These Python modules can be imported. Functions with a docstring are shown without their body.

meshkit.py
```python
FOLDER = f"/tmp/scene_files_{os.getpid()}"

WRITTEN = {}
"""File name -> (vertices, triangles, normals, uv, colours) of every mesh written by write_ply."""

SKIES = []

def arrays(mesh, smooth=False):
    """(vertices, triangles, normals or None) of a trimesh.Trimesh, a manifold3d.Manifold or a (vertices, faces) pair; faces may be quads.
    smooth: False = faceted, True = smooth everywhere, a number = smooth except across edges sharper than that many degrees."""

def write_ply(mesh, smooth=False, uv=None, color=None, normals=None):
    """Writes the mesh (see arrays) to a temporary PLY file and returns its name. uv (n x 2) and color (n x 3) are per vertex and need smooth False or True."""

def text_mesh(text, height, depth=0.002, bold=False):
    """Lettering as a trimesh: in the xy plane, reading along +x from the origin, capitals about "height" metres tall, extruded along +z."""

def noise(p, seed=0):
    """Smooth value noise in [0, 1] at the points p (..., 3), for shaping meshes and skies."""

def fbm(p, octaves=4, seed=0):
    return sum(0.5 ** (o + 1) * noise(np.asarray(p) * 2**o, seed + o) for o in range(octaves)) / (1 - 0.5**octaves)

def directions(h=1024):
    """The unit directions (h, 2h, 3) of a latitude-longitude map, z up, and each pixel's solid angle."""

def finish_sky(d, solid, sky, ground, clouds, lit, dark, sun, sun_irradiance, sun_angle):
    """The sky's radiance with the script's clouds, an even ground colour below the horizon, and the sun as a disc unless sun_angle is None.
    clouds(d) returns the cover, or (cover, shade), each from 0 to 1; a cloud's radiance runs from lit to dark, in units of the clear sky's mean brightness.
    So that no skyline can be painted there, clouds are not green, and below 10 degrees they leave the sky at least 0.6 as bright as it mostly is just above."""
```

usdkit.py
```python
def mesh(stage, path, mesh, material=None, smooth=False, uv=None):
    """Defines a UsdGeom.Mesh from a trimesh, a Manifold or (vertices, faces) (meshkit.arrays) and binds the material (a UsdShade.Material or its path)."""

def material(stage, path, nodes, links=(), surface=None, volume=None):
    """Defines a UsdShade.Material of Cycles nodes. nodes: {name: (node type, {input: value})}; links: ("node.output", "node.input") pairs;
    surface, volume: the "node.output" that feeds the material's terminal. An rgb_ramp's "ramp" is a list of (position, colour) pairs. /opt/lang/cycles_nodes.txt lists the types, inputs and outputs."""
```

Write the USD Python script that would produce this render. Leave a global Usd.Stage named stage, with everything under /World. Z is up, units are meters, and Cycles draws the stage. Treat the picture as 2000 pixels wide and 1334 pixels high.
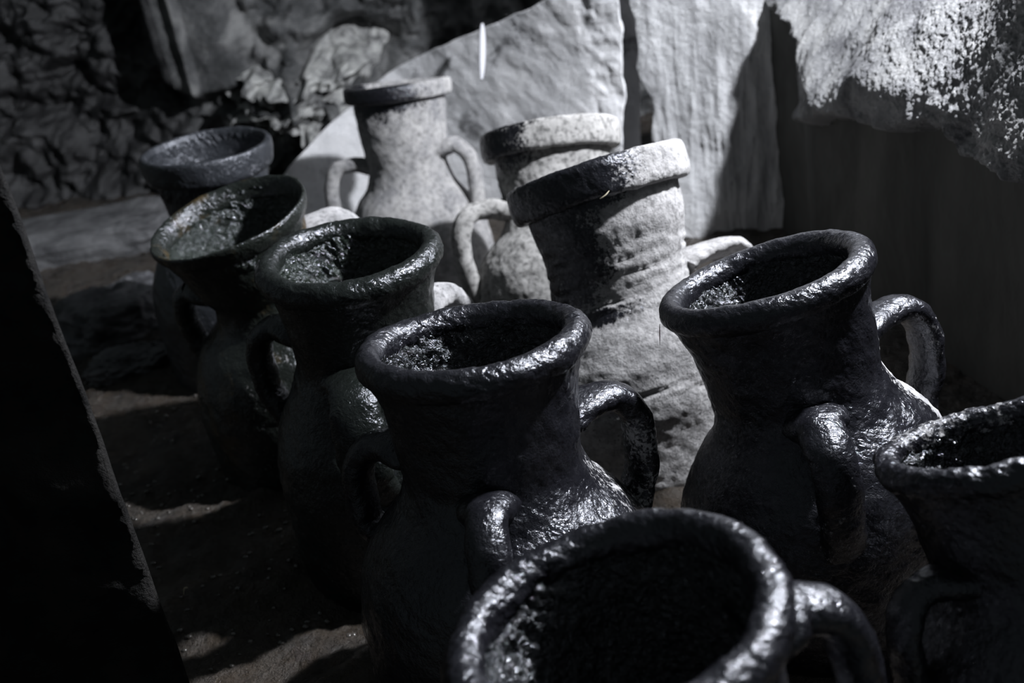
import math
import numpy as np, trimesh, usdkit
from meshkit import noise, fbm
from pxr import Usd, UsdGeom, UsdLux, UsdShade, Gf, Sdf, Vt

stage = Usd.Stage.CreateInMemory()
UsdGeom.SetStageUpAxis(stage, UsdGeom.Tokens.z)
UsdGeom.SetStageMetersPerUnit(stage, 1.0)
world = UsdGeom.Xform.Define(stage, '/World')
stage.SetDefaultPrim(world.GetPrim())
UsdGeom.Scope.Define(stage, '/World/Looks')
rad = math.radians

# ------------------------------------------------------------------ camera
PITCH, ROLL = rad(25), rad(9)
CAM = np.array([0.0, 0.0, 1.0])
fwd = np.array([0, math.cos(PITCH), -math.sin(PITCH)])
rt0 = np.array([1.0, 0, 0])
up0 = np.cross(rt0, fwd)
rt = math.cos(ROLL) * rt0 - math.sin(ROLL) * up0
up = math.sin(ROLL) * rt0 + math.cos(ROLL) * up0
cam = UsdGeom.Camera.Define(stage, '/World/camera')
m = Gf.Matrix4d(1)
for i, v in enumerate((rt, up, -fwd, CAM)):
    m.SetRow(i, Gf.Vec4d(*[float(x) for x in v], 1.0 if i == 3 else 0.0))
cam.AddTransformOp().Set(m)
cam.CreateHorizontalApertureAttr(36.0)
cam.CreateVerticalApertureAttr(36.0 * 1334 / 2000)
cam.CreateFocalLengthAttr(36.0)
cam.CreateClippingRangeAttr(Gf.Vec2f(0.02, 50))
cam.CreateFStopAttr(5.0)
cam.CreateFocusDistanceAttr(1.0)
cam.CreateExposureAttr(0.0)

# ------------------------------------------------------------------ light: one small lamp high at the right wall, a faint ambient
LAMP = (0.86, 1.11, 1.45)
lamp = UsdLux.SphereLight.Define(stage, '/World/lamp')
lamp.AddTranslateOp().Set(Gf.Vec3d(*LAMP))
lamp.CreateRadiusAttr(0.03)
lamp.CreateIntensityAttr(6300.0)
lamp.CreateColorAttr(Gf.Vec3f(0.91, 0.94, 1.0))
dome = UsdLux.DomeLight.Define(stage, '/World/dome')
dome.CreateIntensityAttr(0.026)
dome.CreateColorAttr(Gf.Vec3f(0.80, 0.95, 1.0))


# ------------------------------------------------------------------ helpers
used = {}


def numbered(name, parent='/World'):
    k = used.get((parent, name), 0)
    used[(parent, name)] = k + 1
    return f'{parent}/{name}' + (f'_{k:03d}' if k else '')


def tag(prim, label=None, cat=None, group=None, kind=None):
    for k, v in (('label', label), ('category', cat), ('group', group), ('kind', kind)):
        if v:
            prim.SetCustomDataByKey(k, v)


def thing(name, label, cat, loc, group=None):
    p = numbered(name)
    x = UsdGeom.Xform.Define(stage, p)
    x.AddTranslateOp().Set(Gf.Vec3d(*[float(v) for v in loc]))
    tag(x.GetPrim(), label, cat, group)
    return p


def obj(name, mesh, mat, parent='/World', tar=None, loc=None, smooth=True):
    """mesh: (vertices, faces). loc: the point that becomes the local origin."""
    v, f = np.asarray(mesh[0], float), np.asarray(mesh[1])
    if loc is not None:
        v = v - np.asarray(loc)
    p = numbered(name, parent)
    me = usdkit.mesh(stage, p, (v, f), mat, smooth=smooth)
    if loc is not None and parent == '/World':
        UsdGeom.Xformable(me).AddTranslateOp().Set(Gf.Vec3d(*[float(x) for x in loc]))
    if tar is not None:
        UsdGeom.PrimvarsAPI(me).CreatePrimvar('tar', Sdf.ValueTypeNames.FloatArray, 'vertex').Set(Vt.FloatArray.FromNumpy(np.asarray(tar, np.float32)))
    return me.GetPrim()


def grid_faces(nu, nv, wrap_u=False, wrap_v=False):
    iu = np.arange(nu if wrap_u else nu - 1)
    iv = np.arange(nv if wrap_v else nv - 1)
    a, b = np.meshgrid(iu, iv, indexing='ij')
    a2, b2 = (a + 1) % nu, (b + 1) % nv
    q = np.stack([a * nv + b, a2 * nv + b, a2 * nv + b2, a * nv + b2], -1).reshape(-1, 4)
    return np.vstack([q[:, [0, 1, 2]], q[:, [0, 2, 3]]])


def smoothstep(a, b, x):
    t = np.clip((np.asarray(x, float) - a) / (b - a), 0, 1)
    return t * t * (3 - 2 * t)


def ridged(p, octaves=4, seed=0):
    out, amp, tot = 0, 1.0, 0
    for o in range(octaves):
        out = out + amp * (1 - np.abs(2 * noise(np.asarray(p) * 2 ** o, seed + o) - 1))
        tot += amp
        amp *= 0.55
    return out / tot


def cfbm(p, octaves=4, seed=0):
    return fbm(p, octaves, seed) - 0.5


def rand_curve(x, y):
    """A smooth curve through the given knots."""
    from scipy.interpolate import PchipInterpolator
    return PchipInterpolator(np.asarray(x, float), np.asarray(y, float))


# ------------------------------------------------------------------ materials
def clay_tar(name, dust_a, dust_b, tar_col=(0.007, 0.007, 0.009), tar_rough=(0.12, 0.34), edge=0.12, stain=None, bump=0.5, mottle=0.5, grain=0.0025, tbump=(210.0, 0.6, 0.003), tspec=0.7):
    """Dusty fired clay where the vertex value 'tar' is low, wet black tar where it is high; the border is broken up by noise."""
    n = {
        'g': ('texture_coordinate', {}),
        'a': ('attribute', {'attribute': 'tar'}),
        'nb': ('noise_texture', {'scale': 38.0, 'detail': 6.0, 'roughness': 0.68}),
        'nm': ('math', {'math_type': 'multiply_add', 'value2': 1.1, 'value3': -0.55}),
        'nf': ('noise_texture', {'scale': 230.0, 'detail': 3.0, 'roughness': 0.6}),
        'nfm': ('math', {'math_type': 'multiply_add', 'value2': 1.1, 'value3': -0.55}),
        'sum2': ('math', {'math_type': 'add'}),
        'sum': ('math', {'math_type': 'add'}),
        'mask': ('map_range', {'range_type': 'smoothstep', 'from_min': 0.5 - edge, 'from_max': 0.5 + edge, 'clamp': True}),
        # dust
        'n1': ('noise_texture', {'scale': 22.0, 'detail': 7.0, 'roughness': 0.7}),
        'r1': ('rgb_ramp', {'ramp': [(0.30, dust_a), (0.62, dust_b)]}),
        'n1b': ('noise_texture', {'scale': 120.0, 'detail': 3.0, 'roughness': 0.6}),
        'r1b': ('rgb_ramp', {'ramp': [(0.30, (1 - mottle,) * 3), (0.52, (1, 1, 1))]}),
        'dcol': ('mix_color', {'blend_type': 'multiply', 'fac': 1.0}),
        'db': ('bump', {'strength': bump, 'distance': grain}),
        'n2': ('noise_texture', {'scale': 210.0, 'detail': 5.0, 'roughness': 0.65}),
        'dust': ('principled_bsdf', {'roughness': 0.95, 'specular_ior_level': 0.15, 'diffuse_roughness': 0.6}),
        # tar
        'n3': ('noise_texture', {'scale': 70.0, 'detail': 4.0, 'roughness': 0.6}),
        'rr': ('map_range', {'from_min': 0.35, 'from_max': 0.65, 'to_min': tar_rough[0], 'to_max': tar_rough[1], 'clamp': True}),
        'n4': ('noise_texture', {'scale': tbump[0], 'detail': 4.0, 'roughness': 0.6, 'distortion': 0.4}),
        'tb': ('bump', {'strength': tbump[1], 'distance': tbump[2]}),
        'tar': ('principled_bsdf', {'base_color': tar_col, 'specular_ior_level': tspec, 'specular_tint': (0.9, 0.92, 1.0)}),
        'mix': ('mix_closure', {}),
    }
    l = [('g.object', 'nb.vector'), ('g.object', 'n1.vector'), ('g.object', 'n1b.vector'), ('g.object', 'n2.vector'), ('g.object', 'n3.vector'), ('g.object', 'n4.vector'),
         ('nb.fac', 'nm.value1'), ('nm.value', 'sum.value1'), ('a.fac', 'sum.value2'), ('g.object', 'nf.vector'), ('nf.fac', 'nfm.value1'), ('nfm.value', 'sum2.value1'), ('sum.value', 'sum2.value2'), ('sum2.value', 'mask.value'),
         ('n1.fac', 'r1.fac'), ('n1b.fac', 'r1b.fac'), ('r1.color', 'dcol.a'), ('r1b.color', 'dcol.b'), ('dcol.result', 'dust.base_color'),
         ('n2.fac', 'db.height'), ('db.normal', 'dust.normal'),
         ('n3.fac', 'rr.value'), ('rr.result', 'tar.roughness'), ('n4.fac', 'tb.height'), ('tb.normal', 'tar.normal'),
         ('mask.result', 'mix.fac'), ('dust.BSDF', 'mix.closure1'), ('tar.BSDF', 'mix.closure2')]
    if stain:
        n['ns'] = ('noise_texture', {'scale': 16.0, 'detail': 5.0, 'roughness': 0.6})
        n['rs'] = ('rgb_ramp', {'ramp': [(0.54, tar_col), (0.68, stain)]})
        l += [('g.object', 'ns.vector'), ('ns.fac', 'rs.fac'), ('rs.color', 'tar.base_color')]
    return usdkit.material(stage, '/World/Looks/' + name, n, l, surface='mix.closure')


def rock(name, ramp, scale=9.0, rough=(0.9, 0.9), bump=0.6, dist=0.006, fine=160.0, spec=0.2, stretch=(1, 1, 1)):
    n = {
        'g': ('geometry', {}),
        'mp': ('mapping', {'scale': stretch}),
        'n1': ('noise_texture', {'scale': scale, 'detail': 8.0, 'roughness': 0.66, 'distortion': 0.4}),
        'r1': ('rgb_ramp', {'ramp': ramp}),
        'n2': ('noise_texture', {'scale': fine, 'detail': 5.0, 'roughness': 0.7}),
        'b': ('bump', {'strength': bump, 'distance': dist}),
        'n3': ('noise_texture', {'scale': scale * 3, 'detail': 4.0}),
        'rr': ('map_range', {'from_min': 0.4, 'from_max': 0.62, 'to_min': rough[0], 'to_max': rough[1], 'clamp': True}),
        'p': ('principled_bsdf', {'specular_ior_level': spec}),
    }
    l = [('g.position', 'mp.vector'), ('mp.vector', 'n1.vector'), ('g.position', 'n2.vector'), ('g.position', 'n3.vector'), ('n1.fac', 'r1.fac'), ('r1.color', 'p.base_color'),
         ('n2.fac', 'b.height'), ('b.normal', 'p.normal'), ('n3.fac', 'rr.value'), ('rr.result', 'p.roughness')]
    return usdkit.material(stage, '/World/Looks/' + name, n, l, surface='p.BSDF')


def plain(name, color, rough=0.6, spec=0.3):
    return usdkit.material(stage, '/World/Looks/' + name, {'p': ('principled_bsdf', {'base_color': color, 'roughness': rough, 'specular_ior_level': spec})}, surface='p.BSDF')


GREY_A, GREY_B = (0.20, 0.20, 0.205), (0.42, 0.41, 0.415)
M = {
    'tar': clay_tar('tar_pottery', GREY_A, GREY_B),
    'tar_green': clay_tar('green_black_tar_pottery', GREY_A, GREY_B, tar_col=(0.007, 0.0085, 0.0075), tar_rough=(0.12, 0.32)),
    'tar_amber': clay_tar('amber_stained_tar_pottery', GREY_A, GREY_B, tar_col=(0.011, 0.013, 0.011), tar_rough=(0.10, 0.34), stain=(0.045, 0.030, 0.010)),
    'tar_blue': clay_tar('thin_blue_grey_tar_pottery', (0.10, 0.105, 0.12), (0.2, 0.2, 0.22), tar_col=(0.022, 0.024, 0.028), tar_rough=(0.22, 0.45)),
    'lining': clay_tar('wet_tar_lining', GREY_A, GREY_B, tar_col=(0.008, 0.009, 0.009), tar_rough=(0.10, 0.28), tbump=(170.0, 1.0, 0.008), tspec=1.0),
    'lining_green': clay_tar('wet_green_black_tar_lining', GREY_A, GREY_B, tar_col=(0.012, 0.017, 0.012), tar_rough=(0.10, 0.28), tbump=(150.0, 1.0, 0.009), tspec=1.0),
    'dusty': clay_tar('dusty_pottery', (0.20, 0.196, 0.196), (0.42, 0.41, 0.41), mottle=0.45, bump=1.0),
    'mottled': clay_tar('mottled_blue_grey_pottery', (0.17, 0.17, 0.18), (0.40, 0.39, 0.385), mottle=0.5, bump=0.7),
    'spotted': clay_tar('spotted_dusty_pottery', (0.21, 0.206, 0.20), (0.41, 0.40, 0.39), mottle=0.7),
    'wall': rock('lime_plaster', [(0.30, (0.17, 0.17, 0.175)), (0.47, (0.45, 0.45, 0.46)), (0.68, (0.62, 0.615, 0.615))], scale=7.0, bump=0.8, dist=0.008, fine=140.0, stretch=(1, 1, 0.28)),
    'darkened': rock('shade_darkened_plaster', [(0.30, (0.03, 0.031, 0.029)), (0.6, (0.075, 0.075, 0.07))], scale=6.0, bump=0.4, dist=0.004, fine=120.0, stretch=(1, 1, 0.3)),  # plaster coloured darker for the shadow below the coat
    'stucco': rock('rough_stucco', [(0.34, (0.13, 0.13, 0.138)), (0.5, (0.29, 0.29, 0.295)), (0.7, (0.42, 0.415, 0.41))], scale=12.0, bump=1.0, dist=0.012, fine=170.0),
    'bank': rock('plastered_bank', [(0.34, (0.16, 0.16, 0.165)), (0.43, (0.56, 0.56, 0.575)), (0.7, (0.70, 0.695, 0.705))], scale=10.0, bump=0.6, dist=0.006, fine=120.0),
    'cave': rock('cave_rock', [(0.36, (0.025, 0.027, 0.028)), (0.5, (0.075, 0.076, 0.078)), (0.66, (0.2, 0.2, 0.198))], scale=8.0, rough=(0.5, 0.95), bump=0.7, dist=0.01, fine=90.0, spec=0.4),
    'outcrop': rock('pale_outcrop_rock', [(0.36, (0.10, 0.10, 0.102)), (0.5, (0.34, 0.34, 0.335)), (0.66, (0.55, 0.55, 0.53))], scale=16.0, bump=0.8, dist=0.01, fine=70.0),
    'shade_rock': rock('shade_black_rock', [(0.4, (0.012, 0.012, 0.013)), (0.7, (0.06, 0.06, 0.062))], scale=7.0, rough=(0.25, 0.7), bump=0.8, dist=0.01, fine=60.0, spec=0.5),  # near-black puts the dimness of the upper left background into the colour
    'black_rock': rock('near_black_rock', [(0.35, (0.004, 0.004, 0.0045)), (0.7, (0.02, 0.019, 0.018))], scale=14.0, rough=(0.6, 0.95), bump=0.8, dist=0.01, fine=80.0, spec=0.08),  # near-black rock over the whole wall end
    'mud': rock('wet_mud_floor', [(0.33, (0.012, 0.010, 0.008)), (0.50, (0.042, 0.033, 0.025)), (0.7, (0.07, 0.055, 0.042))], scale=9.0, rough=(0.12, 0.5), bump=1.0, dist=0.018, fine=85.0, spec=0.7),
    'stone': rock('dusty_stone', [(0.35, (0.12, 0.12, 0.13)), (0.65, (0.32, 0.32, 0.33))], scale=14.0, rough=(0.5, 0.9), bump=0.7, dist=0.006, fine=110.0),
    'darkstone': rock('dark_grey_stone', [(0.35, (0.06, 0.06, 0.064)), (0.65, (0.17, 0.17, 0.175))], scale=14.0, rough=(0.5, 0.9), bump=0.7, dist=0.006, fine=90.0),
    'wetstone': rock('wet_dark_stone', [(0.35, (0.03, 0.03, 0.034)), (0.65, (0.13, 0.13, 0.14))], scale=14.0, rough=(0.25, 0.7), bump=0.8, dist=0.006, fine=110.0, spec=0.5),
    'straw': plain('straw', (0.42, 0.38, 0.28), 0.6),
    'grit': plain('wet_grit', (0.05, 0.045, 0.04), 0.16, 1.0),
    'thread': plain('tar_thread', (0.02, 0.02, 0.022), 0.3),
    'drip_highlight': plain('highlight_streak', (0.5, 0.5, 0.53), 0.6, 0.3),  # pale colour stands in for the bright highlight on a drip
}

# ------------------------------------------------------------------ the setting
W0 = np.array([0.74, 0.95, 0.0])
WD = np.array([-0.176, 0.984, 0.0]) / math.hypot(0.176, 0.984)
WN = np.array([-WD[1], WD[0], 0.0])                  # from the right wall into the chamber
FLOOR = 0.22


def wall_point(s, z, n):
    return W0 + s[..., None] * WD + n[..., None] * WN + np.stack([0 * z, 0 * z, z], -1)


def stucco_edge(s):
    """Lower edge (height) of the thick rough plaster coat on the right wall."""
    return rand_curve([-0.9, 0.0, 0.15, 0.22, 0.31, 0.38, 0.45, 0.60, 0.74, 0.80, 0.835, 0.85, 0.862, 0.925, 1.015, 1.05, 1.09], [0.50, 0.53, 0.555, 0.54, 0.54, 0.572, 0.56, 0.54, 0.525, 0.50, 0.49, 0.53, 0.59, 0.64, 0.66, 0.675, 0.70])(s)


def wall_offset(s, z):
    p = np.stack([s, z, 0 * s], -1)
    return 0.03 * cfbm(p * 3.1, 4, 3) + 0.004 * cfbm(p * 30, 4, 9) - 0.03 * smoothstep(0.83, 0.93, s)


def make_wall():
    s = np.linspace(-0.95, 1.10, 320)
    z = np.linspace(0.05, 0.80, 160)
    S, Z = np.meshgrid(s, z, indexing='ij')
    v = wall_point(S, Z, wall_offset(S, Z) - 1.25 * np.maximum(0, Z - stucco_edge(S) - 0.02)).reshape(-1, 3)
    pr = obj('wall_right', (v, grid_faces(*S.shape)), M['darkened'])
    tag(pr, 'smooth wall, its shade painted in dark, to the right of the jars under the rough plaster coat', kind='structure')
    # the thick, rough plaster coat that hangs over the wall and slopes back to a ledge; the lamp stands above the ledge
    s = np.concatenate([np.linspace(-0.95, 0.05, 110)[:-1], np.linspace(0.05, 1.09, 720)])
    q = np.concatenate([np.linspace(0, 0.07, 18), np.linspace(0.07, 0.62, 280)[1:], np.linspace(0.62, 1, 40)[1:]])
    S, Q = np.meshgrid(s, q, indexing='ij')
    rag = 0.035 * cfbm(np.stack([S * 22, 0 * S, 0 * S], -1), 4, 31) + 0.016 * cfbm(np.stack([S * 80, Q * 20, 0 * S], -1), 3, 33)
    zb = stucco_edge(S) + rag
    Z = zb + (0.98 - zb) * Q
    h = Z - zb
    p = np.stack([S, Z, 0 * S], -1)
    thick = rand_curve([-0.95, 0.0, 0.2, 0.40, 0.55, 0.68, 0.80, 0.86, 0.92, 1.0, 1.09], [0.10, 0.09, 0.085, 0.08, 0.075, 0.065, 0.05, 0.03, 0.018, 0.012, 0.0])(S)
    lip = smoothstep(0.0, 0.03, h)
    rg = np.clip(0.45 + 0.55 * smoothstep(0.55, 0.30, S + 0.4 * (0.68 - Z)) + 0.5 * cfbm(p * 10, 3, 40), 0.3, 1.0)
    z0 = rand_curve([-0.95, 0.0, 0.25, 0.45, 0.58, 0.70, 0.85, 0.95, 1.09], [0.60, 0.60, 0.62, 0.635, 0.625, 0.56, 0.59, 0.67, 0.72])(S) + 0.05 * cfbm(p * np.array([8, 0, 1]), 3, 38)
    steep = rand_curve([-0.95, 0.1, 0.3, 0.45, 0.85, 1.09], [0.20, 0.21, 0.28, 0.60, 0.70, 0.9])(S)
    back = np.maximum(0, Z - z0)
    n = wall_offset(S, Z) - 0.012 + (thick + 0.01) * lip - (0.08 + 0.08 * smoothstep(0.15, 0.5, S)) * np.maximum(0, h - 0.02) - steep * (back * back / (back + 0.02))
    n = n + lip * 0.03 * cfbm(p * 9, 3, 41) + 0.022 * (1 - smoothstep(0.03, 0.09, h)) * cfbm(p * 40, 4, 48) + (0.4 + 0.6 * lip) * (rg * (0.008 * cfbm(p * 45, 3, 43) + 0.007 * cfbm(p * 130, 3, 47) + 0.006 * cfbm(p * 240, 2, 49)))
    # behind the slope: the ledge and the wall above it
    led = np.stack([np.full(len(s), -0.62), np.full(len(s), -0.64)], 1)
    lz = np.stack([np.full(len(s), 1.0), np.full(len(s), 2.0)], 1)
    S, Z, n = np.concatenate([S, S[:, :2]], 1), np.concatenate([Z, lz], 1), np.concatenate([n, led], 1)
    v = wall_point(S, Z, n).reshape(-1, 3)
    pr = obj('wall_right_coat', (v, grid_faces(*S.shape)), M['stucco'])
    tag(pr, 'thick rough plaster coat bulging over the upper right wall with a ragged lower edge', kind='structure')
    # the panel that turns to face the lamp
    u = np.linspace(0, 1, 330)
    z = np.concatenate([np.linspace(0.05, 0.85, 240), np.linspace(0.85, 1.9, 60)[1:]])
    U, Z = np.meshgrid(u, z, indexing='ij')
    a, b = np.array([0.632, 1.96, 0]), np.array([0.328, 2.1, 0])
    d = (b - a) / np.linalg.norm(b - a)
    nn = np.array([-d[1], d[0], 0]) * -1
    nn = nn if nn[1] < 0 else -nn
    w = np.linalg.norm(b - a)
    X = U * (w + 0.02) - 0.01
    p = np.stack([X, 0 * X, Z], -1)
    ragged = 0.022 * cfbm(np.stack([0 * Z, 0 * Z, Z * 14], -1), 3, 5)
    n = 0.03 * cfbm(p * 5, 3, 101) + 0.014 * cfbm(p * np.array([55, 1, 6]), 3, 103) * (0.4 + 0.8 * smoothstep(0.7, 0.45, Z)) + 0.006 * cfbm(p * 50, 4, 105)
    n = n - 0.18 * smoothstep(w - 0.012, w + 0.012, X + ragged + 0.02 * smoothstep(0.6, 0.5, Z))
    n = n + 0.02 * smoothstep(0.42, 0.25, Z)
    v = (a + X[..., None] * d + n[..., None] * nn + np.stack([0 * Z, 0 * Z, Z], -1)).reshape(-1, 3)
    pr = obj('wall_far_right', (v, grid_faces(*U.shape)), M['wall'])
    tag(pr, 'brightly lit grey plaster wall face with vertical runs, between the crack and the dark corner', kind='structure')


make_wall()


def make_bank():
    """The smooth plastered bank that rises behind the far jars and falls away to the left."""
    u = np.linspace(0, 1, 300)
    v = np.linspace(0, 1, 180)
    U, V = np.meshgrid(u, v, indexing='ij')
    kn = [0, 0.10, 0.28, 0.42, 0.62, 0.74, 0.90, 1.0]
    crest = np.stack([rand_curve(kn, c)(U) for c in ([0.37, 0.28, 0.163, 0.029, -0.188, -0.290, -0.478, -0.60], [2.04, 2.10, 2.21, 2.35, 2.50, 2.52, 2.48, 2.43], [0.86, 0.80, 0.725, 0.669, 0.586, 0.524, 0.398, 0.28])], -1)
    foot = np.stack([rand_curve(kn, c)(U) for c in ([0.34, 0.25, 0.15, 0.06, -0.08, -0.20, -0.45, -0.60], [2.03, 2.07, 2.14, 2.21, 2.33, 2.38, 2.35, 2.28], [0.15] * 8)], -1)
    vv = V[..., None]
    b = np.minimum(vv / 0.8, 1.0)
    p = foot + (crest - foot) * b
    back = np.maximum(vv - 0.8, 0) / 0.2
    p = p + back * np.array([0.10, 0.25, -0.10]) * 1.2
    sag = np.sin(np.clip(b, 0, 1) * math.pi)
    nrm = np.array([0.45, 0.85, 0.0])
    q = p.copy()
    d = 0.03 * cfbm(q * 5, 4, 11) + 0.010 * cfbm(q * 22, 4, 13) + 0.02 * np.exp(-((U - 0.12) / 0.08) ** 2) * (ridged(q * 14, 3, 17) - 0.6)
    p = p + nrm * (0.05 * sag + d[..., None])
    p[..., 2] += 0.012 * cfbm(q * 15, 3, 19)
    edge = 0.045 + 0.06 * (1 - b[..., 0]) + 0.03 * cfbm(np.stack([V * 9, 0 * V, 0 * V], -1), 3, 23)
    p[..., 1] += 0.25 * smoothstep(edge + 0.012, edge - 0.012, U)
    pr = obj('wall_back_bank', (p.reshape(-1, 3), grid_faces(*U.shape)[:, ::-1]), M['bank'])
    tag(pr, 'pale smooth plastered bank sloping up to the right behind the far jars', kind='structure')


make_bank()


def make_back():
    x = np.linspace(-2.3, 0.75, 480)
    z = np.linspace(-0.05, 1.6, 280)
    X, Z = np.meshgrid(x, z, indexing='ij')
    p = np.stack([X, 0 * X, Z], -1)
    y = 2.95 + 0.05 * smoothstep(-0.7, -1.2, X) + 0.30 * cfbm(p * 2.3, 4, 51)
    # knobbly outcrop low at the middle
    k = np.exp(-(((X + 0.46) / 0.22) ** 2 + ((Z - 0.47) / 0.13) ** 2))
    y = y - k * (0.10 + 0.36 * (ridged(p * 7, 3, 61) - 0.55) + 0.10 * cfbm(p * 30, 3, 63))
    # smooth plaster block with a rounded lower end
    bl = smoothstep(-0.86, -0.82, X) * smoothstep(-0.56, -0.64, X) * smoothstep(0.51, 0.55, Z - 5.0 * np.maximum(0, np.abs(X + 0.70) - 0.03) ** 2)
    y = y * (1 - bl) + bl * (2.86 + 0.03 * cfbm(p * np.array([6, 1, 2]), 3, 65) + 0.03 * smoothstep(0.0, 0.012, np.abs(X + 0.745) - 0.004) - 0.03)
    # dark hollows
    y = y + 0.40 * np.exp(-(((X + 0.31) / 0.10) ** 2 + ((Z - 0.60) / 0.05) ** 2)) + 0.10 * np.exp(-(((X + 0.62) / 0.16) ** 2 + ((Z - 0.40) / 0.04) ** 2))
    y = y + 0.10 * np.exp(-(((X + 1.15) / 0.20) ** 2 + ((Z - 0.60) / 0.14) ** 2))
    rough = 1 - 0.85 * bl
    y = y - rough * (0.14 * (ridged(p * 5.5, 4, 71) - 0.6) + 0.10 * cfbm(p * 16, 4, 73))
    pz = Z + rough * 0.05 * cfbm(p * 9, 3, 75)
    # pale knobbly outcrop in front of the wall
    xo = np.linspace(-0.74, -0.12, 230)
    zo = np.linspace(0.28, 0.66, 150)
    XO, ZO = np.meshgrid(xo, zo, indexing='ij')
    po = np.stack([XO, 0 * XO, ZO], -1)
    ko = np.exp(-(((XO + 0.46) / 0.235) ** 4 + ((ZO - 0.475) / 0.13) ** 4))
    kn = ridged(po * np.array([8, 1, 10]), 3, 61) - 0.62
    yo = 3.08 - ko * (0.30 + 0.45 * kn + 0.16 * cfbm(po * 24, 3, 63)) - 0.02 * cfbm(po * 60, 3, 67)
    vo = np.stack([XO + 0.05 * cfbm(po * 12, 3, 66), yo, ZO + 0.05 * cfbm(po * 13, 3, 69)], -1).reshape(-1, 3)
    pr = obj('wall_back_outcrop', (vo, grid_faces(*XO.shape)), M['outcrop'])
    tag(pr, 'pale knobbly rock outcrop in the background left of the farthest jar', kind='structure')
    v = np.stack([X, y, pz], -1)
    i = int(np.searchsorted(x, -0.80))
    pr = obj('wall_back', (v[i:].reshape(-1, 3), grid_faces(*X[i:].shape)), M['cave'])
    tag(pr, 'rough knobbly grey rock wall in the background behind the far jars', kind='structure')
    pr = obj('wall_far_left', (v[:i + 1].reshape(-1, 3), grid_faces(*X[:i + 1].shape)), M['shade_rock'])
    tag(pr, 'rock wall in the upper left background, its shade painted in nearly black', kind='structure')


make_back()


def floor_z(X, Y):
    p = np.stack([X, Y, 0 * X], -1)
    return FLOOR + 0.05 * cfbm(p * 3, 4, 81) + 0.022 * cfbm(p * 14, 4, 83) + 0.012 * cfbm(p * 60, 3, 85) + 0.06 * smoothstep(1.7, 2.6, Y)


def make_floor():
    x = np.linspace(-2.0, 1.0, 460)
    y = np.linspace(0.15, 3.1, 400)
    X, Y = np.meshgrid(x, y, indexing='ij')
    v = np.stack([X, Y, floor_z(X, Y)], -1).reshape(-1, 3)
    fl = UsdGeom.Xform.Define(stage, '/World/floor')
    tag(fl.GetPrim(), 'wet brown black mud floor with a tarry sheen', kind='structure')
    obj('mud', (v, grid_faces(*X.shape)), M['mud'], '/World/floor')
    # wet grit that sparkles
    rng = np.random.default_rng(7)
    n = 1500
    gx, gy = rng.uniform(-0.95, -0.22, n), rng.uniform(0.85, 2.15, n)
    keep = noise(np.stack([gx * 9, gy * 9, 0 * gx], -1), 5) + 0.35 * rng.random(n) > 0.62
    gx, gy = gx[keep], gy[keep]
    gz = floor_z(gx, gy)
    ball = trimesh.creation.icosphere(subdivisions=1)
    V, F = [], []
    for k in range(len(gx)):
        r = rng.uniform(0.0018, 0.0045)
        V.append(ball.vertices * np.array([r, r * rng.uniform(0.6, 1.2), r * 0.7]) + (gx[k], gy[k], gz[k] + 0.0004))
        F.append(ball.faces + k * len(ball.vertices))
    pr = obj('wet_grit', (np.concatenate(V), np.concatenate(F)), M['grit'], '/World/floor')
    tag(pr, 'tiny wet sparkling grit', kind='stuff')


make_floor()


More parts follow.
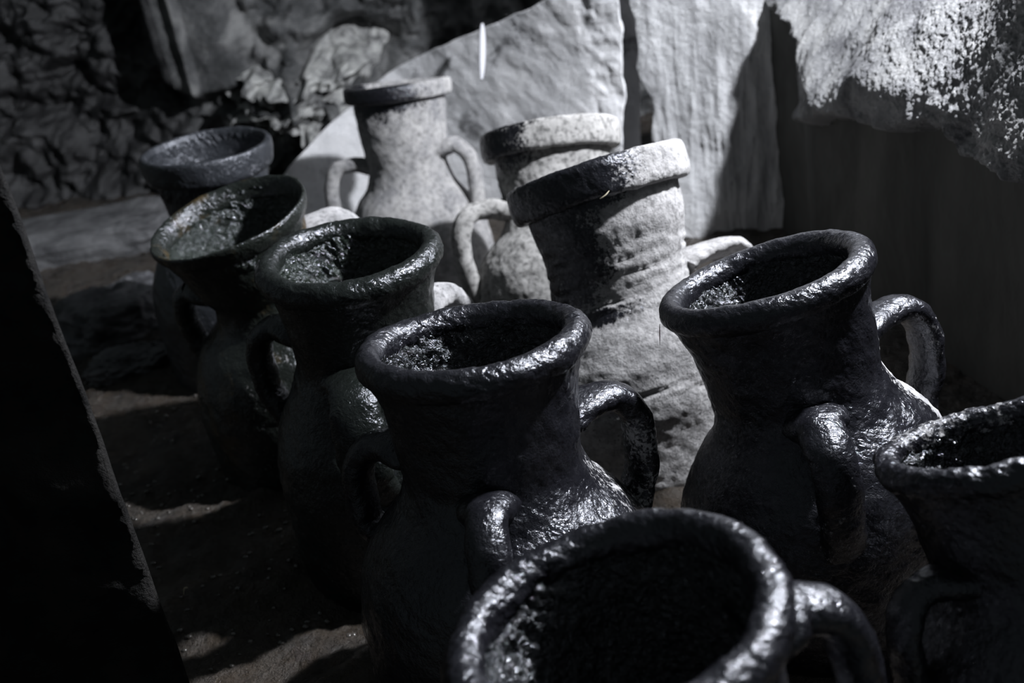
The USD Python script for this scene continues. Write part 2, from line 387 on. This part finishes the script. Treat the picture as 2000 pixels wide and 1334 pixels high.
def make_left():
    """End of the dark wall at the near left."""
    pts = []
    nz, na = 150, 160
    z = np.linspace(0.1, 1.5, nz)
    # outline in plan, from the far end round the corner towards the left
    px = np.concatenate([np.linspace(-0.16, 0.0, 60), np.linspace(0, -0.9, 100)])
    py = np.concatenate([np.linspace(0.95, 0.78, 60), np.full(100, 0.77)])
    px = px + -0.365 + 0.02 * np.sin(np.linspace(0, 3, 160))
    px[45:75] += -0.012 * np.exp(-((np.arange(45, 75) - 60) / 8.0) ** 2)
    PX, Z = np.meshgrid(px, z, indexing='ij')
    PY, _ = np.meshgrid(py, z, indexing='ij')
    p = np.stack([PX, PY, Z], -1)
    d = 0.05 * cfbm(p * 4, 4, 91) + 0.022 * cfbm(p * 16, 4, 93) + 0.008 * cfbm(p * 60, 3, 95)
    lean = -0.05 * (0.6 - Z)
    v = np.stack([PX + lean * 0 + 0.35 * d, PY - d, Z], -1).reshape(-1, 3)
    pr = obj('wall_left', (v, grid_faces(160, nz)), M['black_rock'])
    tag(pr, 'near-black end of the wall at the near left edge', kind='structure')


make_left()


# ------------------------------------------------------------------ jars
def frame(axis):
    a = np.asarray(axis, float)
    a = a / np.linalg.norm(a)
    ex = np.array([1.0, 0, 0]) - a * a[0]
    ex /= np.linalg.norm(ex)
    return ex, np.cross(a, ex), a


def revolve(profile, nseg, seed, wob, bumps, R, twist=None):
    """profile: (r, t) rows in rim radii, t downwards. Returns local points (x, y, -t), azimuth and t. bumps: (amplitude, frequency) pairs."""
    prof = np.asarray(profile, float)
    az = np.arange(nseg) / nseg * 2 * math.pi
    A, r = np.meshgrid(az, prof[:, 0], indexing='ij')
    _, T = np.meshgrid(az, prof[:, 1], indexing='ij')
    out = 1 + wob * (0.6 * np.cos(2 * A + seed) + 0.4 * np.cos(3 * A + 2.1 * seed))
    r = r * out
    T = T + wob * 0.9 * np.cos(2 * A + 1.3 * seed) * 0.7
    p = np.stack([r * np.cos(A), r * np.sin(A), -T], -1)
    # normals in the profile plane
    dr = np.gradient(prof[:, 0])
    dt = np.gradient(prof[:, 1])
    L = np.hypot(dr, dt) + 1e-9
    nr, nt = dt / L, dr / L            # outward for a profile that runs downwards outside
    N = np.stack([nr[None] * np.cos(A), nr[None] * np.sin(A), nt[None] + 0 * A], -1)
    d = 0
    for k, (amp, fr) in enumerate(bumps):
        d = d + amp * cfbm(p * fr + seed * 3.7, 4, int(seed * 10) + k)
    return p + N * np.asarray(d)[..., None], A, T, p


def densify(kr, kt, n):
    """A smooth profile through knots (r against arc)."""
    kr, kt = np.asarray(kr, float), np.asarray(kt, float)
    s = np.concatenate([[0], np.cumsum(np.hypot(np.diff(kr), np.diff(kt)))])
    q = np.linspace(0, s[-1], n)
    return np.stack([rand_curve(s, kr)(q), rand_curve(s, kt)(q)], -1)


def tube(path, wid, thk, side, nring, seed, amp):
    """A strap of oval section swept along path; side is the direction of its width."""
    path = np.asarray(path)
    n = len(path)
    tan = np.gradient(path, axis=0)
    tan /= np.linalg.norm(tan, axis=1, keepdims=True)
    side = np.asarray(side, float) / np.linalg.norm(side)
    nor = np.cross(tan, side)
    nor /= np.linalg.norm(nor, axis=1, keepdims=True)
    a = np.arange(nring) / nring * 2 * math.pi
    w = np.broadcast_to(wid, n)[:, None, None]
    h = np.broadcast_to(thk, n)[:, None, None]
    ring = np.cos(a)[None, :, None] * side * w + np.sin(a)[None, :, None] * nor[:, None] * h
    d = 1 + amp * 9 * cfbm((path[:, None] + ring) * 6 + seed, 4, int(seed * 7)) + amp * 4 * cfbm((path[:, None] + ring) * 24 + seed, 3, int(seed * 7) + 3)
    v = path[:, None] + ring * d[..., None]
    f = grid_faces(n, nring, wrap_v=True)
    v = np.concatenate([v.reshape(-1, 3), path[:1], path[-1:]])
    i0, i1 = n * nring, n * nring + 1
    k = np.arange(nring)
    k2 = (k + 1) % nring
    f = np.vstack([f, np.stack([np.full(nring, i0), k2, k], -1), np.stack([np.full(nring, i1), (n - 1) * nring + k, (n - 1) * nring + k2], -1)])
    return v, f


def make_jar(label, pos, axis, mat, kind='roll', R=0.11, handles=(), seed=1.0, tar=None, wob=0.02, body=1.0, waist=0.78, crust=1.0, rough=1.0, grooves=None, stretch=1.0, collar=1.0, bend=0.75, bstart=1.2, lining='lining', rim_mat=None):
    ex, ey, ea = frame(axis)
    pos = np.asarray(pos, float)
    tdown = (pos[2] - FLOOR + 0.06) / (R * ea[2])          # where the jar meets the mud
    base = pos - ea * tdown * R
    q = max(tdown - bstart, 0)
    base = base + bend * R * q * q / (q + 0.4) * np.array([ea[0], ea[1], 0])
    base[2] = FLOOR
    tar = tar or (lambda az, t, inside: np.ones_like(az))

    def put(p):
        t = np.maximum(-p[..., 2:] - bstart, 0)
        t = t * t / (t + 0.4)
        lat = np.array([ea[0], ea[1], 0])
        p = p * R
        return bend * R * t * lat + pos + p[..., :1] * ex + p[..., 1:2] * ey + p[..., 2:] * ea - base

    name = thing('storage_jar', label, 'jar', base, 'tarred storage jars standing in rows')
    mat = M[mat]
    # body: outside from the neck to the foot, then back up the inside
    tm = max(tdown, 3.4)
    top = {'roll': 0.93, 'collar': 0.86, 'funnel': 0.93, 'band': 0.86}[kind]
    o = densify([top, 0.84 if kind != 'funnel' else 0.85, 0.80 if kind != 'funnel' else 0.76, waist, waist + 0.08, 1.12 * body, 1.34 * body, 1.42 * body, 1.42 * body, 1.25 * body],
                np.array([0.12, 0.45, 0.8, 1.05, 1.3, 1.6, 2.0, 2.5, 3.2, 4.4]) * stretch, 130)
    ri = 0.70 if kind != 'funnel' else 0.60
    rin = {'roll': 0.775, 'collar': 0.79, 'funnel': 0.915, 'band': 0.875}[kind]
    i_in = densify([1.1 * body, 1.28 * body, 1.0 * body, ri - 0.03, ri, rin - (0.03 if kind != 'funnel' else 0.12), rin - (0.01 if kind != 'funnel' else 0.03), rin],
                   np.array([4.3, 3.0, 2.0, 1.2, 0.9, 0.5, 0.22, 0.03]) * stretch, 110)
    nseg = 256
    bumps = [(0.06 * rough, 2.2), (0.035 * rough, 7.0), (0.016 * rough, 22.0)]
    po, A, T, _ = revolve(o, nseg, seed, wob, bumps, R)
    if grooves:
        g = np.zeros_like(T)
        for gt, gd, tilt in grooves:
            g = g - gd * np.exp(-((T - gt - tilt * np.sin(A) + 0.03 * cfbm(np.stack([A * 2, T * 0, 0 * A + gt], -1), 3, 5)) / 0.020) ** 2) * smoothstep(0.25, 0.50, noise(np.stack([A * 1.7 + gt * 9, 0 * T, 0 * A], -1), 3))
        po = po + np.stack([np.cos(A), np.sin(A), 0 * A], -1) * g[..., None]
    pi_, Ai, Ti, _ = revolve(i_in, nseg, seed, wob, [(0.08 * crust, 3.0), (0.07 * crust, 9.0), (0.06, 22.0), (0.05, 48.0)], R)
    obj('body', (put(po).reshape(-1, 3), grid_faces(nseg, po.shape[1], wrap_u=True)[:, ::-1]), mat, name, tar=tar(A, T, 0 * A).ravel())
    obj('lining', (put(pi_).reshape(-1, 3), grid_faces(nseg, pi_.shape[1], wrap_u=True)[:, ::-1]), M[lining], name, tar=tar(Ai, Ti, 0 * Ai + 1).ravel())
    # rim
    k = np.linspace(0, 2 * math.pi, 56, endpoint=False)
    if kind == 'roll':
        prof = np.stack([0.878 + 0.118 * np.cos(k), 0.03 + 0.135 * np.sin(k)], -1)
    elif kind == 'funnel':
        prof = np.stack([0.95 + 0.055 * np.cos(k) - 0.05 * np.sin(k), 0.06 + 0.13 * np.sin(k)], -1)
    elif kind == 'band':                                           # flared lip over an upright band
        c = np.cos(k); s_ = np.sin(k)
        prof = np.stack([0.935 + 0.065 * np.sign(c) * np.abs(c) ** 0.7 - 0.02 * s_, 0.14 + 0.20 * np.sign(s_) * np.abs(s_) ** 0.7], -1)
    else:                                                           # collar: tall flat-sided band with an undercut
        c = np.cos(k); s_ = np.sin(k)
        colh = collar
        prof = np.stack([0.90 + 0.12 * np.sign(c) * np.abs(c) ** 0.55, 0.20 * collar - 0.08 + 0.20 * np.sign(s_) * np.abs(s_) ** 0.55 * colh], -1)
    pr_, Ar, Tr, _ = revolve(np.vstack([prof, prof[:1]]), 360, seed, wob, [], R)
    pr_, Ar, Tr = pr_[:, :-1], Ar[:, :-1], Tr[:, :-1]
    nx = np.cos(k) * np.ones_like(Ar)
    N = np.stack([nx * np.cos(Ar), nx * np.sin(Ar), -np.sin(k) * np.ones_like(Ar)], -1)
    d = crust * (0.05 * cfbm(pr_ * 2.6 + seed * 5, 3, 21) + 0.032 * cfbm(pr_ * 8 + seed * 5, 3, 23) + 0.015 * cfbm(pr_ * 26 + seed, 4, 25))
    pr_ = pr_ + N * d[..., None]
    # sagging drips of tar under the lip
    sag = crust * 0.07 * np.maximum(0, cfbm(np.stack([np.cos(Ar) * 5, np.sin(Ar) * 5, 0 * Ar + seed], -1), 3, 27)) * np.maximum(0, np.sin(k))
    pr_[..., 2] -= sag
    obj('rim', (put(pr_).reshape(-1, 3), grid_faces(360, len(k), wrap_u=True, wrap_v=True)), M[rim_mat] if rim_mat else mat, name, tar=tar(Ar, Tr, 0 * Ar).ravel())
    # handles
    for h in handles:
        a, reach, t0, t1, wd = (tuple(h) + (1.55, 0.62, 2.15, 0.2)[len(h) - 1:]) if len(h) < 5 else h
        a = rad(a)
        er = np.array([math.cos(a), math.sin(a), 0])
        es = np.array([-math.sin(a), math.cos(a), 0])
        kn = np.array([[0.70, t0 + 0.06], [1.0, t0 - 0.01], [reach - 0.30, t0 + 0.0], [reach - 0.10, t0 + 0.13], [reach - 0.01, t0 + 0.42], [reach - 0.02, t0 + 0.75], [reach - 0.12, t1 - 0.22], [reach - 0.27, t1 + 0.08], [reach - 0.45, t1 + 0.3]])
        kn[:, 1] *= stretch
        c = densify(kn[:, 0], kn[:, 1], 70) if False else np.stack([rand_curve(np.arange(len(kn)), kn[:, j])(np.linspace(0, len(kn) - 1, 70)) for j in (0, 1)], -1)
        path = c[:, :1] * er + np.stack([0 * c[:, 1], 0 * c[:, 1], -c[:, 1]], -1)
        e = np.linspace(0, 1, 70)
        flare = 1 + 0.55 * np.exp(-(e / 0.13) ** 2) + 0.35 * np.exp(-((1 - e) / 0.12) ** 2)
        v, f = tube(path, wd * flare, 0.135 * (1 + 0.3 * (flare - 1)), es, 28, seed + a, 0.035)
        vt = -v[:, 2]
        obj('handle', (put(v), f), mat, name, tar=tar(np.full(len(v), a) + 0 * vt, vt, 0 * vt + 0.4))
    return name


def angd(az, deg):
    """Angular distance in degrees."""
    return np.abs((np.degrees(az) - deg + 180) % 360 - 180)


def tar_all(az, t, ins):
    return 1.15 + 0 * az


def tar_f(az, t, ins):
    d = smoothstep(75, 15, angd(az, 15)) * smoothstep(0.5, 0.8, t)
    return np.where(ins > 0.5, 1.2, 1.2 - 0.62 * d * smoothstep(0.7, 1.3, t))


def tar_e(az, t, ins):
    d = smoothstep(75, 30, angd(az, 30)) * smoothstep(0.55, 0.8, t) * (1 - 0.55 * smoothstep(25, 60, angd(az, 45)) * smoothstep(1.7, 2.3, t))
    return np.where(ins > 0.5, 1.2, np.where(ins > 0.2, 0.8 - 0.35 * smoothstep(1.1, 1.0, t) * 0, 1.2 - 1.05 * d))


def tar_d(az, t, ins):
    left = smoothstep(40, 95, angd(az, 0 - 10))
    up_ = left * smoothstep(0.5, 0.25, t)
    neck = smoothstep(75, 130, angd(az, 0)) * smoothstep(2.0, 1.0, t)
    ring = np.exp(-((t - 1.62) / 0.15) ** 2) * smoothstep(50, 110, angd(az, 0)) * 1.0
    return np.where(ins > 0.5, 1.1, 0.05 + np.maximum(np.maximum(up_ * 1.0, neck * 0.75), ring * 0.7) + 0.2 * smoothstep(2.0, 2.6, t))


def tar_a(az, t, ins):
    return np.where(ins > 0.5, 0.8, 0.02 + 0.55 * smoothstep(100, 50, angd(az, 215)) * smoothstep(1.2, 0.2, t) + 0.28 * smoothstep(0.45, 0.3, t))


def tar_a2(az, t, ins):
    return np.where(ins > 0.5, 0.8, 0.10 + 0.6 * smoothstep(70, 25, angd(az, 205)) * smoothstep(0.8, 0.3, t))


def tar_p(az, t, ins):
    return np.where(ins > 0.5, 0.72, 0.75 + 0 * az)


def tar_b(az, t, ins):
    return np.where(ins > 0.5, 1.1, np.where((ins > 0.2) & (angd(az, 28) < 5), 0.1, 1.0 - 0.2 * smoothstep(0.9, 1.6, t)))


def tar_c(az, t, ins):
    return np.where(ins > 0.5, 1.15, np.where((ins > 0.2) & (angd(az, 42) < 5), 0.25, 1.15 - 0.5 * smoothstep(80, 30, angd(az, 30)) * smoothstep(0.6, 1.0, t)))


def tar_h(az, t, ins):
    return np.where(ins > 0.5, 1.0, 1.1 - 0.5 * smoothstep(70, 30, angd(az, 90)) * smoothstep(0.5, 0.1, t))


make_jar('black tar-soaked jar cut off by the bottom edge, its wide open mouth nearest the camera', (0.034, 0.491, 0.576), (-0.182, 0.098, 0.978), 'tar', seed=1.3, tar=tar_all, crust=1.15, handles=[(12, 1.32, 0.45, 2.0, 0.2), (175,)])
make_jar('glossy black jar in the centre foreground with a thick rolled rim and three handles showing', (-0.037, 0.850, 0.608), (-0.005, 0.127, 0.992), 'tar', seed=2.4, tar=tar_f, handles=[(24, 1.5, 0.85, 2.15, 0.2), (155, 1.42, 0.95, 2.1, 0.19), (-94, 1.38, 1.08, 2.2, 0.17)])
make_jar('black jar with an open rolled rim and a green-black glistening mouth, left of centre', (-0.171, 1.125, 0.614), (0.028, -0.038, 0.999), 'tar_green', lining='lining_green', seed=3.1, tar=tar_c, body=0.9, handles=[(160, 1.38, 0.85, 2.1, 0.19), (-92, 1.45, 1.0, 2.1, 0.26), (42, 1.45, 0.9, 2.15, 0.2)])
make_jar('tilted dark jar with a thin-lipped funnel mouth bearing a faint amber stain, in the left row', (-0.361, 1.383, 0.606), (-0.138, -0.154, 0.978), 'tar_amber', lining='lining_green', kind='funnel', seed=4.7, tar=tar_b, crust=0.8, body=0.95, waist=0.66, handles=[(165, 1.3, 0.9, 2.1, 0.19), (28, 1.5, 0.62, 2.1, 0.24)])
make_jar('blue-grey tarred jar with a wide shallow-looking mouth, farthest of the left row', (-0.467, 1.761, 0.628), (0.031, -0.045, 0.999), 'tar_blue', lining='tar_blue', kind='band', seed=5.2, tar=tar_p, crust=0.7, waist=0.74, handles=[(120, 1.4, 0.9, 2.15, 0.2)])
make_jar('black jar leaning left, smooth rolled rim, looped right handle near the dark wall', (0.261, 0.950, 0.581), (-0.209, 0.156, 0.965), 'tar', seed=6.6, tar=tar_e, crust=0.7, body=0.97, handles=[(22, 1.62, 0.9, 2.15, 0.21), (-97, 1.35, 1.12, 2.5, 0.2), (107,)])
make_jar('black jar cut off by the right edge with a torn, crusted rim', (0.3505, 0.660, 0.5434), (-0.189, 0.340, 0.921), 'tar', R=0.085, seed=7.9, tar=tar_h, crust=1.7, wob=0.03, handles=[(192, 1.4, 1.0, 2.2, 0.2)])
make_jar('pale dusty jar standing farthest back with a flat dark collar and two slim handles', (-0.151, 2.132, 0.614), (0.040, 0.131, 0.991), 'mottled', kind='collar', collar=0.75, seed=8.3, tar=tar_a, crust=0.35, rough=0.8, waist=0.76, stretch=1.35, handles=[(180, 1.55, 1.0, 2.2, 0.13), (-20, 1.32, 0.84, 2.1, 0.19)])
make_jar('speckled grey dusty jar with a rounded collar, half hidden behind the grooved jar', (0.118, 1.734, 0.571), (0.030, 0.353, 0.935), 'spotted', kind='collar', R=0.12, seed=9.4, tar=tar_a2, crust=0.5, handles=[(196, 1.5, 1.0, 2.5, 0.19)])
make_jar('grey dusty jar with scratched grooves round its neck and a tar-crusted broad collar', (0.142, 1.307, 0.615), (-0.150, 0.332, 0.931), 'dusty', kind='collar', seed=10.2, tar=tar_d, crust=0.8, waist=0.80, stretch=1.24, body=0.97, bend=1.25, bstart=0.6, R=0.12,
         grooves=[(0.72, 0.018, -0.12), (0.93, 0.028, 0.05), (1.06, 0.036, 0.05), (1.17, 0.020, 0.0), (1.27, 0.034, 0.06), (1.38, 0.022, 0), (1.50, 0.030, 0.03), (1.60, 0.020, 0), (1.72, 0.026, 0.02), (2.6, 0.036, 0), (2.72, 0.030, 0), (2.85, 0.034, 0)],
         handles=[(25, 1.75, 1.08, 2.1, 0.36)])


# ------------------------------------------------------------------ loose stones
def stone(name, label, loc, size, mat, seed, rotz=0, amp=0.35, boxy=0.75):
    s = trimesh.creation.icosphere(subdivisions=5)
    v = np.array(s.vertices)
    v = np.sign(v) * np.abs(v) ** boxy
    d = 1 + amp * 2 * cfbm(v * 1.3 + seed, 4, int(seed)) + amp * 0.8 * (ridged(v * 3 + seed, 3, int(seed) + 4) - 0.6) + 0.06 * cfbm(v * 14 + seed, 3, int(seed) + 9)
    v = v * d[:, None] * np.asarray(size)
    c, sn = math.cos(rotz), math.sin(rotz)
    v = v @ np.array([[c, sn, 0], [-sn, c, 0], [0, 0, 1]])
    pr = obj(name, (v + np.asarray(loc), s.faces), M[mat], loc=loc)
    tag(pr, label, 'stone')


stone('flat_stone', 'broad flat slab of stone with a pale top at the far left behind the rows', (-1.0, 2.5, 0.265), (0.24, 0.14, 0.09), 'darkstone', 11, 0.1, 0.14, 0.45)
stone('boulder', 'rounded wet dark stone on the mud floor left of the jars', (-0.80, 2.02, 0.22), (0.13, 0.12, 0.10), 'wetstone', 12, 0.4)
stone('boulder', 'small jagged dark stone on the mud, left of the funnel-mouthed jar', (-0.72, 1.80, 0.235), (0.075, 0.05, 0.035), 'wetstone', 13, 0.2, 0.5)


# ------------------------------------------------------------------ small things
def strand(name, label, cat, pts, r, mat):
    pts = np.asarray(pts, float)
    q = np.stack([rand_curve(np.arange(len(pts)), pts[:, j])(np.linspace(0, len(pts) - 1, 24)) for j in range(3)], -1)
    d = pts[-1] - pts[0]
    side = np.cross(d, [0.3, 0.2, 1.0])
    if np.linalg.norm(side) < 1e-9:
        side = np.array([1.0, 0, 0])
    e = np.linspace(-1, 1, 24)
    v, f = tube(q, r * (1 - 0.6 * np.abs(e) ** 3), r * 0.7 * (1 - 0.6 * np.abs(e) ** 3), side, 8, 1.0, 0.0)
    pr = obj(name, (v, f), M[mat], loc=pts[0])
    tag(pr, label, cat)


strand('straw', 'short pale straw stuck to the collar of the grooved dusty jar', 'straw', [(0.1298, 1.1654, 0.6233), (0.1352, 1.1641, 0.6261), (0.1418, 1.1666, 0.6311)], 0.0012, 'straw')
strand('tar_thread', 'thin thread of tar hanging from the left edge of the leaning black jar rim', 'tar drip', [(0.1506, 0.9382, 0.5560), (0.1495, 0.9362, 0.5470), (0.1480, 0.9324, 0.5350)], 0.0006, 'thread')
strand('straw', 'yellow straw lying on the mud near the bottom left', 'straw', [(-0.4559, 1.0578, 0.232), (-0.4530, 1.0600, 0.240), (-0.4501, 1.0622, 0.238)], 0.0012, 'straw')
strand('highlight_streak', 'painted white highlight of a vertical drip streak on the pale bank above the spotted jar', 'drip streak', [(0.0437, 2.285, 0.690), (0.0348, 2.255, 0.640), (0.0236, 2.230, 0.585)], 0.008, 'drip_highlight')
